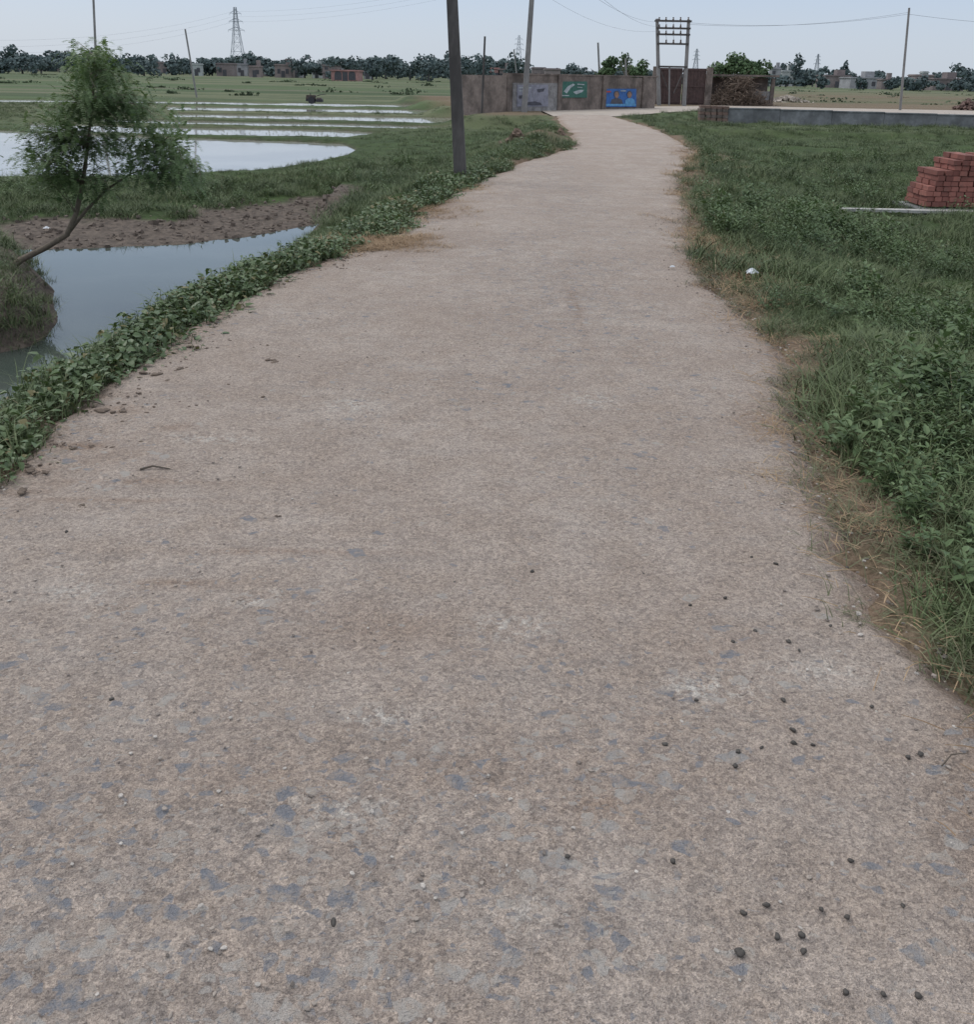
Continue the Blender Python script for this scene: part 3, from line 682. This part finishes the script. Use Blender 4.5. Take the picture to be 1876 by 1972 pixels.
rw=MB(); M_grey=simple("retaining_wall_mat",(.185,.19,.195),scale=.9,var=.45,bmp=.4)
a=P(1400,236,-.25); b2=P(1900,246,-.25); a=Vector((*a,0));b2=Vector((*b2,0)); dd=(b2-a); e=a+dd*1.6; 
zt1=Q(1400,209,a.y).z; zt2=Q(1876,224,b2.y).z; an=math.atan2(dd.y,dd.x); nseg=8
for i in range(nseg):
    p0=a.lerp(e,i/nseg);p1=a.lerp(e,(i+1)/nseg); c0=(p0+p1)/2
    ztp=zt1+(zt2-zt1)*min(1.6,(i+.5)/nseg*1.6); rw.box((c0.x,c0.y,(ztp-.5)/2),((p1-p0).length-.015,.3,ztp+.5),an,0)
    rw.box((c0.x,c0.y,ztp+.03),((p1-p0).length-.01,.36,.05),an,0)
rw.obj("retaining_wall",[M_grey])
cp=MB(); q0=P(1345,232,-.2); q1=P(1400,236,-.25)
for i in range(5):
    for j in range(6):
        t=(i+.5)/5; cp.box((q0[0]+(q1[0]-q0[0])*t+random.uniform(-.03,.03),q0[1]+(q1[1]-q0[1])*t,-.25+j*.13+random.uniform(-.01,.01)),((q1[0]-q0[0])/5-.02,.5,.12),random.uniform(-.05,.05),j%2)
cp.obj("culvert_headwall",[M_wall,M_brick])
# ------------------------------------------------------------ brick stack and slab
M_bk,nt,b,o=mat_new("brick_stack_mat"); isl=nt.nodes.new('ShaderNodeNewGeometry').outputs['Random Per Island']; n,_=noise(nt,pos(nt),18,4)
c=mix(nt,isl,(.17,.062,.050),(.34,.135,.105)); c=mix(nt,rng_map(nt,n,.45,.7,0,.6),c,(.19,.10,.08)); setin(nt,b.inputs['Base Color'],c); b.inputs['Roughness'].default_value=.9
setin(nt,b.inputs['Normal'],bump(nt,n,.4,.005))
bs=MB(); bx,by=P(1768,403,-.24); bx+=.10; gz0=-.2
top=Q(1850,292,by).z; rows=int((top-gz0)/.078)
for yy in range(3):
    x=bx; col=0
    while x<bx+3.0:
        prof=(x-bx)
        hmax=rows if prof>.40 else (rows-1 if prof>.28 else (rows-3 if prof>.08 else rows-6))
        if col%9==6: hmax-=1
        for r in range(hmax):
            bs.box((x+.055+random.uniform(-.008,.008)+(.02 if r%2 else 0),by+.12+yy*.24+random.uniform(-.02,.016),gz0+.038+r*.078),(.106,.226,.070),random.uniform(-.07,.07))
        x+=.117; col+=1
bs.obj("brick_stack",[M_bk])
sl=MB(); M_slab=simple("slab_mat",(.40,.39,.37),scale=4,var=.2)
s0=P(1612,404,-.24); s1=P(1760,406,-.24); 
for i in range(9):
    xa=s0[0]+i*.5; 
    sl.box((xa+.25,s0[1]-.1-.012*i,-.220),(.49,.13+.02*i,.04),random.uniform(-.01,.01),0)
sl.box((s1[0]+1.9,s1[1]+.45,-.32),(3.6,1.2,.20),0,1)
sl.obj("concrete_slab",[M_slab,M_grey])
# ------------------------------------------------------------ foliage masses
def leafblob(mb,c,r,n,ls,shell=.55):
    lum=[(Vector((random.gauss(0,.45)*r[0],random.gauss(0,.45)*r[1],random.gauss(0,.38)*r[2])),random.uniform(.35,.62)) for _ in range(8)]
    for i in range(n):
        lc,lr=random.choice(lum); d_=Vector((random.gauss(0,1),random.gauss(0,1),random.gauss(0,1))).normalized()
        q=Vector(c)+lc+Vector((d_.x*r[0]*lr,d_.y*r[1]*lr,d_.z*r[2]*lr))*random.uniform(shell,1.08)
        nrm=(d_+Vector((random.gauss(0,.5),random.gauss(0,.5),random.gauss(0,.5)))).normalized()
        a=nrm.cross(Vector((.3,.2,1))).normalized(); b_=nrm.cross(a); s=ls*random.uniform(.6,1.3)
        mb.add([q-a*s-b_*s*.4,q+a*s*.2-b_*s*.8,q+a*s+b_*s*.3,q-a*s*.1+b_*s*.9],[(0,1,2,3)])
M_far=leafmat("hazed_foliage_mat",(.075,.105,.112),(.120,.155,.148),.95,0)  # distance haze put into the leaf colour as a dull blue-grey
M_scrub=leafmat("scrub_mat",(.055,.080,.045),(.10,.13,.075),.9,0)
M_far2=leafmat("mid_foliage_mat",(.050,.090,.042),(.11,.17,.075),.7,0)
M_hut=simple("far_trunk",(.10,.10,.10),bmp=0)
ft=MB()
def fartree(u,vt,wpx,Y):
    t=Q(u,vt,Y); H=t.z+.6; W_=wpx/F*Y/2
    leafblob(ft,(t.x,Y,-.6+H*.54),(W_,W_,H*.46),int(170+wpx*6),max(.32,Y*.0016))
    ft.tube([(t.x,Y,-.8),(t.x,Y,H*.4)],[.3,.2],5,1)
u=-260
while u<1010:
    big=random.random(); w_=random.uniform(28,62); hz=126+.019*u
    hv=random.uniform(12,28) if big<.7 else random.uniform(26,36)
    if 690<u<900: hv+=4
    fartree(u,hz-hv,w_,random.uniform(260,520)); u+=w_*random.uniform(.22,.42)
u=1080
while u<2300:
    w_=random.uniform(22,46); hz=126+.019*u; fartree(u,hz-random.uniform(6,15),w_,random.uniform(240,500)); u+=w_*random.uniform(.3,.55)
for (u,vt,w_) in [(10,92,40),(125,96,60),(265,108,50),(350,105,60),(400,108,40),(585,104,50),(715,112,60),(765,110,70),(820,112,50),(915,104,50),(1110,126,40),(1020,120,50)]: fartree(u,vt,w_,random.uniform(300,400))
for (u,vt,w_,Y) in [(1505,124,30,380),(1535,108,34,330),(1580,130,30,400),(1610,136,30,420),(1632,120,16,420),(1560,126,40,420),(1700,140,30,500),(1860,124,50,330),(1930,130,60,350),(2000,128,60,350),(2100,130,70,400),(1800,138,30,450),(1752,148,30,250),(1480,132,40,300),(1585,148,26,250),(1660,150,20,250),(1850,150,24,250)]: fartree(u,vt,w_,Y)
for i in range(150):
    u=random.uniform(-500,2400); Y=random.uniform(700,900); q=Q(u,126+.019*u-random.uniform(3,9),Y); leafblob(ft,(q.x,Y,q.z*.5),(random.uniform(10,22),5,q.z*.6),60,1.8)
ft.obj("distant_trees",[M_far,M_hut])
ft=MB()
for i in range(150):
    Y=random.uniform(80,280); u=random.uniform(-200,2100)
    if 950<u<1500: continue
    x=Q(u,200,Y).x; s=random.uniform(.15,.5); leafblob(ft,(x,Y,-.5+s*.4),(s*random.uniform(2,8),s,s*.7),70,.14)
ft.obj("field_scrub",[M_scrub])
def bush(name,u,vc,ru,rv,Y,n,ls,mat,trunk=True):
    mbb=MB(); c=Q(u,vc,Y); R_=ru/F*Y; RV=rv/F*Y; leafblob(mbb,c,(R_,R_*.7,RV),n,ls)
    if trunk: mbb.tube([(c.x,Y,-.1),(c.x+.1,Y,c.z*.5),(c.x,Y,c.z)],[.09,.07,.04],6,1); 
    for k in range(5): 
        e=c+Vector((random.gauss(0,.5)*R_,random.gauss(0,.4)*R_,random.uniform(-.2,.5)*RV)); mbb.tube([(c.x,Y,c.z*.55),e],[.04,.015],4,1,False)
    mbb.obj(name,[mat,M_bark])
bush("courtyard_tree",1175,132,26,17,TYY+6,1200,.09,M_far2); bush("courtyard_tree",1225,136,22,14,TYY+7,900,.09,M_far2)
bush("courtyard_tree",1208,118,14,14,TYY+4,260,.08,M_far2)
bush("courtyard_tree",1415,132,40,26,TYY+9,2000,.10,M_far2); bush("courtyard_tree",1458,140,28,20,TYY+10,1200,.10,M_far2); bush("courtyard_tree",1388,142,22,14,TYY+9,700,.1,M_far2)
# ------------------------------------------------------------ village buildings
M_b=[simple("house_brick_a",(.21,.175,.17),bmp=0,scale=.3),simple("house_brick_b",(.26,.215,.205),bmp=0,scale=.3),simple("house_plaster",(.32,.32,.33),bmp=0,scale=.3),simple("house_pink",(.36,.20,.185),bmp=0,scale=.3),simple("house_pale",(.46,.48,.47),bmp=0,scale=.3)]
M_win=simple("window_dark",(.08,.08,.09),bmp=0)
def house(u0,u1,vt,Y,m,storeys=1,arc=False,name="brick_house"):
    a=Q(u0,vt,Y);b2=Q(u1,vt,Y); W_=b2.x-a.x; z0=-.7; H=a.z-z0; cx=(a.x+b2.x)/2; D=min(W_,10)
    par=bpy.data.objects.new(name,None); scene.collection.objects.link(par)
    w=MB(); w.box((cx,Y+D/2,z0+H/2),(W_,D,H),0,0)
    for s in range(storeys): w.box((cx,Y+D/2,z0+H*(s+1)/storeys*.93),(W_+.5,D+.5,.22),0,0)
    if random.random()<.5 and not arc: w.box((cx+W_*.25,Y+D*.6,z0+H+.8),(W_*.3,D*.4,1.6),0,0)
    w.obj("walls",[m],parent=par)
    n=max(2,int(W_/3)); wn_=MB(); sh2=H/storeys
    for s in range(storeys):
        for k in range(n):
            x=a.x+(k+.5)*W_/n
            if arc:
                ww=W_/n*.5; wn_.box((x,Y-.02,z0+sh2*(s+.4)),(ww,.1,sh2*.45),0,0); wn_.tube([(x,Y-.06,z0+sh2*(s+.62)),(x,Y+.04,z0+sh2*(s+.62))],ww*.5,12,0)
            elif random.random()<.6: wn_.box((x,Y-.02,z0+sh2*(s+.5)),(1.0,.1,sh2*.34),0,0)
    wn_.box((cx,Y-.03,z0+1.2),(1.2,.1,2.2),0,0)
    wn_.obj("openings",[M_win],parent=par)
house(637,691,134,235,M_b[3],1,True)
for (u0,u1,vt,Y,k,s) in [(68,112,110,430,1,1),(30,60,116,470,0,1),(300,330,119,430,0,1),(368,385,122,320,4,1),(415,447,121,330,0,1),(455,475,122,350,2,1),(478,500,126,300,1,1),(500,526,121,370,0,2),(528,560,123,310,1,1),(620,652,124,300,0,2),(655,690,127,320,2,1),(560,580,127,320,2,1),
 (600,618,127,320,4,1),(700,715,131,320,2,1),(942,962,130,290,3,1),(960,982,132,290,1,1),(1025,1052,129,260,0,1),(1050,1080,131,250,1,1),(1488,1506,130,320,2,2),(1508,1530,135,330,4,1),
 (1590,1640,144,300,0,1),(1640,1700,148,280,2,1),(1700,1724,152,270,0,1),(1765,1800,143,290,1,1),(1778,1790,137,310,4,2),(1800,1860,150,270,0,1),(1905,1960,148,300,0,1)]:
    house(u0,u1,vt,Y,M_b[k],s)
# ------------------------------------------------------------ soil heaps, debris
M_soil=simple("soil_mat",(.20,.14,.105),scale=5,bmp=.6,bd=.03)
def heap(name,u,v,wpx,hpx,z0,mat,n=120,sx=.12):
    x,y=P(u,v,z0); Wd=wpx/F*y; Hh=hpx/F*y; h_=MB()
    for i in range(n):
        r=abs(random.gauss(0,.4)); a=random.uniform(0,6.28); xx=r*math.cos(a);yy=r*math.sin(a); rr=max(0,1-math.hypot(xx,yy)*1.1)
        s=random.uniform(.5,1.4)*sx; M_=Matrix.Rotation(random.uniform(0,3),3,'X')@Matrix.Rotation(random.uniform(0,3),3,'Y')
        h_.box((x+xx*Wd*.7,y+yy*Wd*.5,z0+rr*Hh*random.uniform(.4,1)-.02),(s,s*.8,s*.6),0,0,.7,M_)
    h_.obj(name,[mat])
heap("rubble_heap",1862,220,70,28,-.25,simple("rubble_mat",(.16,.10,.085),bmp=0),260,.16)
heap("soil_heap",1515,197,80,12,-.1,tm,200,.2); heap("rubble_heap",995,275,40,26,0,M_soil,170,.10); heap("rubble_heap",1080,262,24,14,0,M_soil,80,.08)
cl=MB()
n_=0
while n_<900:
    x=random.uniform(-13,-2.6); y=random.uniform(12.8,18); f=fields(np.array([x]),np.array([y]))
    if .02<f[3][0]<1.9:
        z=float(zt(np.array([x]),np.array([y]),f)[0]); s=abs(random.gauss(0,.028))+.01; M_=Matrix.Rotation(random.uniform(0,3),3,'X')@Matrix.Rotation(random.uniform(0,3),3,'Z')
        cl.box((x,y,z+s*.05),(s*1.6,s,s*.7),0,0,.7,M_); n_+=1
cl.obj("mud_clods",[simple("clod_mat",(.14,.11,.09),bmp=.5,scale=10)])
# power tiller standing in the field, seen from its side
tl=MB(); c=Q(606,190,66); c.z=-.47
for s in(-.25,.25):
    tl.tube([c+Vector((-.2,s-.05,0.22)),c+Vector((-.2,s+.05,.22))],.22,12,0)
    for k in range(8): 
        a=k*math.pi/4; tl.box(c+Vector((-.2+math.cos(a)*.22,s,.22+math.sin(a)*.22)),(.05,.14,.05),0,0)
tl.box(c+Vector((-.25,0,.42)),(.6,.3,.26),0,1); tl.box(c+Vector((-.45,0,.3)),(.3,.26,.3),0,0,.8); tl.tube([c+Vector((-.3,.1,.5)),c+Vector((-.3,.1,.66))],.03,6,0)
tl.box(c+Vector((.32,0,.2)),(.42,.5,.18),0,0); tl.box(c+Vector((.30,0,.34)),(.34,.44,.10),0,1,.8)
for s in(-.2,.2): tl.tube([c+Vector((.0,s*.5,.45)),c+Vector((.4,s,.58)),c+Vector((.72,s*1.5,.62))],.022,6,0)
tl.obj("power_tiller",[flatmat("tiller_dark",(.03,.03,.035)),flatmat("tiller_body",(.08,.06,.05))])
# ------------------------------------------------------------ things on the road
import bmesh
bm=bmesh.new(); bmesh.ops.create_icosphere(bm,subdivisions=1,radius=1); ICO1=([v.co.copy() for v in bm.verts],[tuple(v.index for v in f.verts) for f in bm.faces]); bm.free()
bm=bmesh.new(); bmesh.ops.create_icosphere(bm,subdivisions=2,radius=1); ICO2=([v.co.copy() for v in bm.verts],[tuple(v.index for v in f.verts) for f in bm.faces]); bm.free()
def lump(mb,x,y,z,s,mat=0,flat=.6,asp=1.3,ico=None):
    V,Fc=ico or ICO2
    a=random.uniform(0,6.28); ph=[random.uniform(0,6.28) for _ in range(3)]
    vs=[]
    for co in V:
        k=1+.16*math.sin(3*co.x+ph[0])+.14*math.sin(4*co.y+ph[1])+.1*math.sin(7*co.z+ph[2])
        px_,py_,pz=co.x*asp*k*s,co.y*k*s,co.z*flat*k*s
        vs.append((x+px_*math.cos(a)-py_*math.sin(a),y+px_*math.sin(a)+py_*math.cos(a),z+pz))
    mb.add(vs,Fc,mat)
dg=MB()
for (u,v) in [(1281,1433),(1528,1405),(1530,1430),(1567,1434),(1422,1447),(1468,1439),(1417,1475),(1750,1457),(1774,1452),(1094,1649),(1296,1658),(1433,1758),(1476,1742),(1583,1751),(1632,1766),(1498,1803),(1548,1832),(1703,1915),(1770,1917),(1640,1657),(642,1776),(1520,1235),(1540,1252),(1412,1235),(1118,1250),(1632,1093),(1495,1085),(1448,1073),(1397,1151),(1342,1348),(214,1346),(1510,1348),(1680,1360),(1330,1165),(1240,1105),(1025,1100),(875,1122),(1600,1205),(127,1024),(1455,1215),(1630,1910),(1545,1800),(1740,1745)]:
    x,y=P(u,v,.015); lump(dg,x,y,.015,random.uniform(.0045,.0065),0,.75,1.3)
for k in range(4):
    x,y=P(1430+random.uniform(-9,9),1832+random.uniform(-5,5),.015); lump(dg,x,y,.015,.0065,0,.7,1.3)
dg.obj("goat_droppings",[simple("dung_mat",(.06,.052,.045),rough=.6,bmp=.3,scale=60,bd=.002)],True)
cd=MB()
for (u,v,s) in [(297,720,.045),(347,709,.03),(325,734,.04),(362,668,.025),(530,696,.05),(590,852,.03),(205,790,.05),(230,792,.03),(660,517,.03),(635,455,.03),(55,905,.03),(75,910,.025),(40,945,.03),(160,975,.018),(150,983,.012),(95,850,.015),(140,862,.02),(175,858,.015),(535,994,.012),(1390,640,.03)]:
    x,y=P(u,v,.01)
    for k in range(5): lump(cd,x+random.gauss(0,s*.5),y+random.gauss(0,s*.4),.010,s*random.uniform(.18,.4),0,.5,1.5)
for i in range(420):
    y=random.uniform(3.6,9); x=float(XL(y))+abs(random.gauss(0,.35)); lump(cd,x,y,.008,random.choice([.004,.006,.009]),0,.5,1.5,ICO1)
cd.obj("dried_mud_lumps",[simple("mudlump_mat",(.14,.105,.08),bmp=.5,scale=60,bd=.004)],True)
gv=MB()
for i in range(2200):
    y=1.0+abs(random.gauss(0,1))*3.2; x=random.uniform(float(XL(y))+.02,float(XR(y))-.02)
    lump(gv,x,y,.010,random.choice([.0022,.003,.004,.005]),random.choice([0,0,1,2]),.6,1.4,ICO1)
for i in range(1300):
    y=random.uniform(1.2,12); x=float(XR(y))-abs(random.gauss(0,.25))+.08; lump(gv,x,y,.005,random.choice([.003,.005,.007]),random.choice([0,1,1,2]),.6,1.4,ICO1)
gv.obj("loose_gravel",[simple("gravel_a",(.34,.29,.25),bmp=0,scale=40),simple("gravel_b",(.19,.16,.14),bmp=0,scale=40),simple("gravel_c",(.46,.42,.38),bmp=0,scale=40)],False)
st=MB()
def stick(u,v,L,a,r=.004):
    x,y=P(u,v,.012); d_=Vector((math.cos(a),math.sin(a),0)); q=Vector((x,y,.016)); st.tube([q-d_*L/2,q-d_*L*.1+Vector((0,.01,.01)),q+d_*L/2],[r,r*.9,r*.5],5)
stick(298,905,.12,.1,.005); stick(175,778,.16,-.3,.005)
for i in range(420):
    y=random.uniform(1.6,7); x=float(XR(y))+random.gauss(.04,.14); 
    d_=random.uniform(0,3.14); L=random.uniform(.03,.12); q=Vector((x,y,.018)); e=Vector((math.cos(d_),math.sin(d_),random.uniform(-.02,.15)))*L; st.tube([q,q+e*.5+Vector((0,0,.004)),q+e],[.0015,.0015,.0008],3,1)
stick(1840,1465,.1,.5,.002); stick(1700,1030,.13,.1,.003)
st.obj("twigs_and_straw",[simple("twig_mat",(.11,.09,.07),bmp=0),M_straw])
def litter(u,v,s,z):
    x,y=P(u,v,z); l_=MB(); vs=[];n=7
    for i in range(n):
        for j in range(n): vs.append((x+(i/n-.5)*s+random.gauss(0,s*.03),y+(j/n-.5)*s*.8+random.gauss(0,s*.03),z+s*.35*math.exp(-((i/n-.45)**2+(j/n-.45)**2)*6)+random.uniform(0,s*.12)))
    l_.add(vs,[(i*n+j,(i+1)*n+j,(i+1)*n+j+1,i*n+j+1) for i in range(n-1) for j in range(n-1)]); l_.obj("plastic_litter",[flatmat("white_plastic",(.62,.64,.68),.35)])
litter(1450,528,.12,.05); litter(1296,515,.05,.015); litter(90,441,.10,-.75)
# ------------------------------------------------------------ light
w=bpy.data.worlds.new("World"); scene.world=w; w.use_nodes=True; nt=w.node_tree
for n in list(nt.nodes): nt.nodes.remove(n)
out=nt.nodes.new('ShaderNodeOutputWorld'); bg=nt.nodes.new('ShaderNodeBackground'); sk=nt.nodes.new('ShaderNodeTexSky')
sk.sky_type='NISHITA'; sk.sun_disc=False; EL=math.radians(52); AZ=math.radians(-60)
sk.sun_elevation=EL; sk.sun_rotation=AZ; sk.dust_density=2.5; sk.air_density=1.0; sk.ozone_density=2.0
# overcast veil: cloud layer that is brighter overhead than at the horizon
tc=nt.nodes.new('ShaderNodeTexCoord'); sx=nt.nodes.new('ShaderNodeSeparateXYZ'); nt.links.new(tc.outputs['Generated'],sx.inputs[0])
veil=mix(nt,rng_map(nt,sx.outputs[2],0.0,.14),(6.2,6.9,7.8),(4.7,6.0,8.1))
veil=mix(nt,rng_map(nt,sx.outputs[2],.12,.7),veil,(11.0,11.4,11.9))
mx=mix(nt,.80,sk.outputs[0],veil); nt.links.new(mx,bg.inputs[0]); bg.inputs[1].default_value=.108
nt.links.new(bg.outputs[0],out.inputs[0])
sl_=bpy.data.lights.new("sun",'SUN'); sl_.energy=1.0; sl_.angle=math.radians(20); sl_.color=(1,.96,.9)
so=bpy.data.objects.new("sun",sl_); scene.collection.objects.link(so)
sd=Vector((math.sin(AZ)*math.cos(EL),math.cos(AZ)*math.cos(EL),math.sin(EL)))
so.rotation_euler=sd.to_track_quat('Z','Y').to_euler(); so.location=(0,0,30)
scene.view_settings.view_transform='Standard'; scene.view_settings.look='None'; scene.view_settings.exposure=0
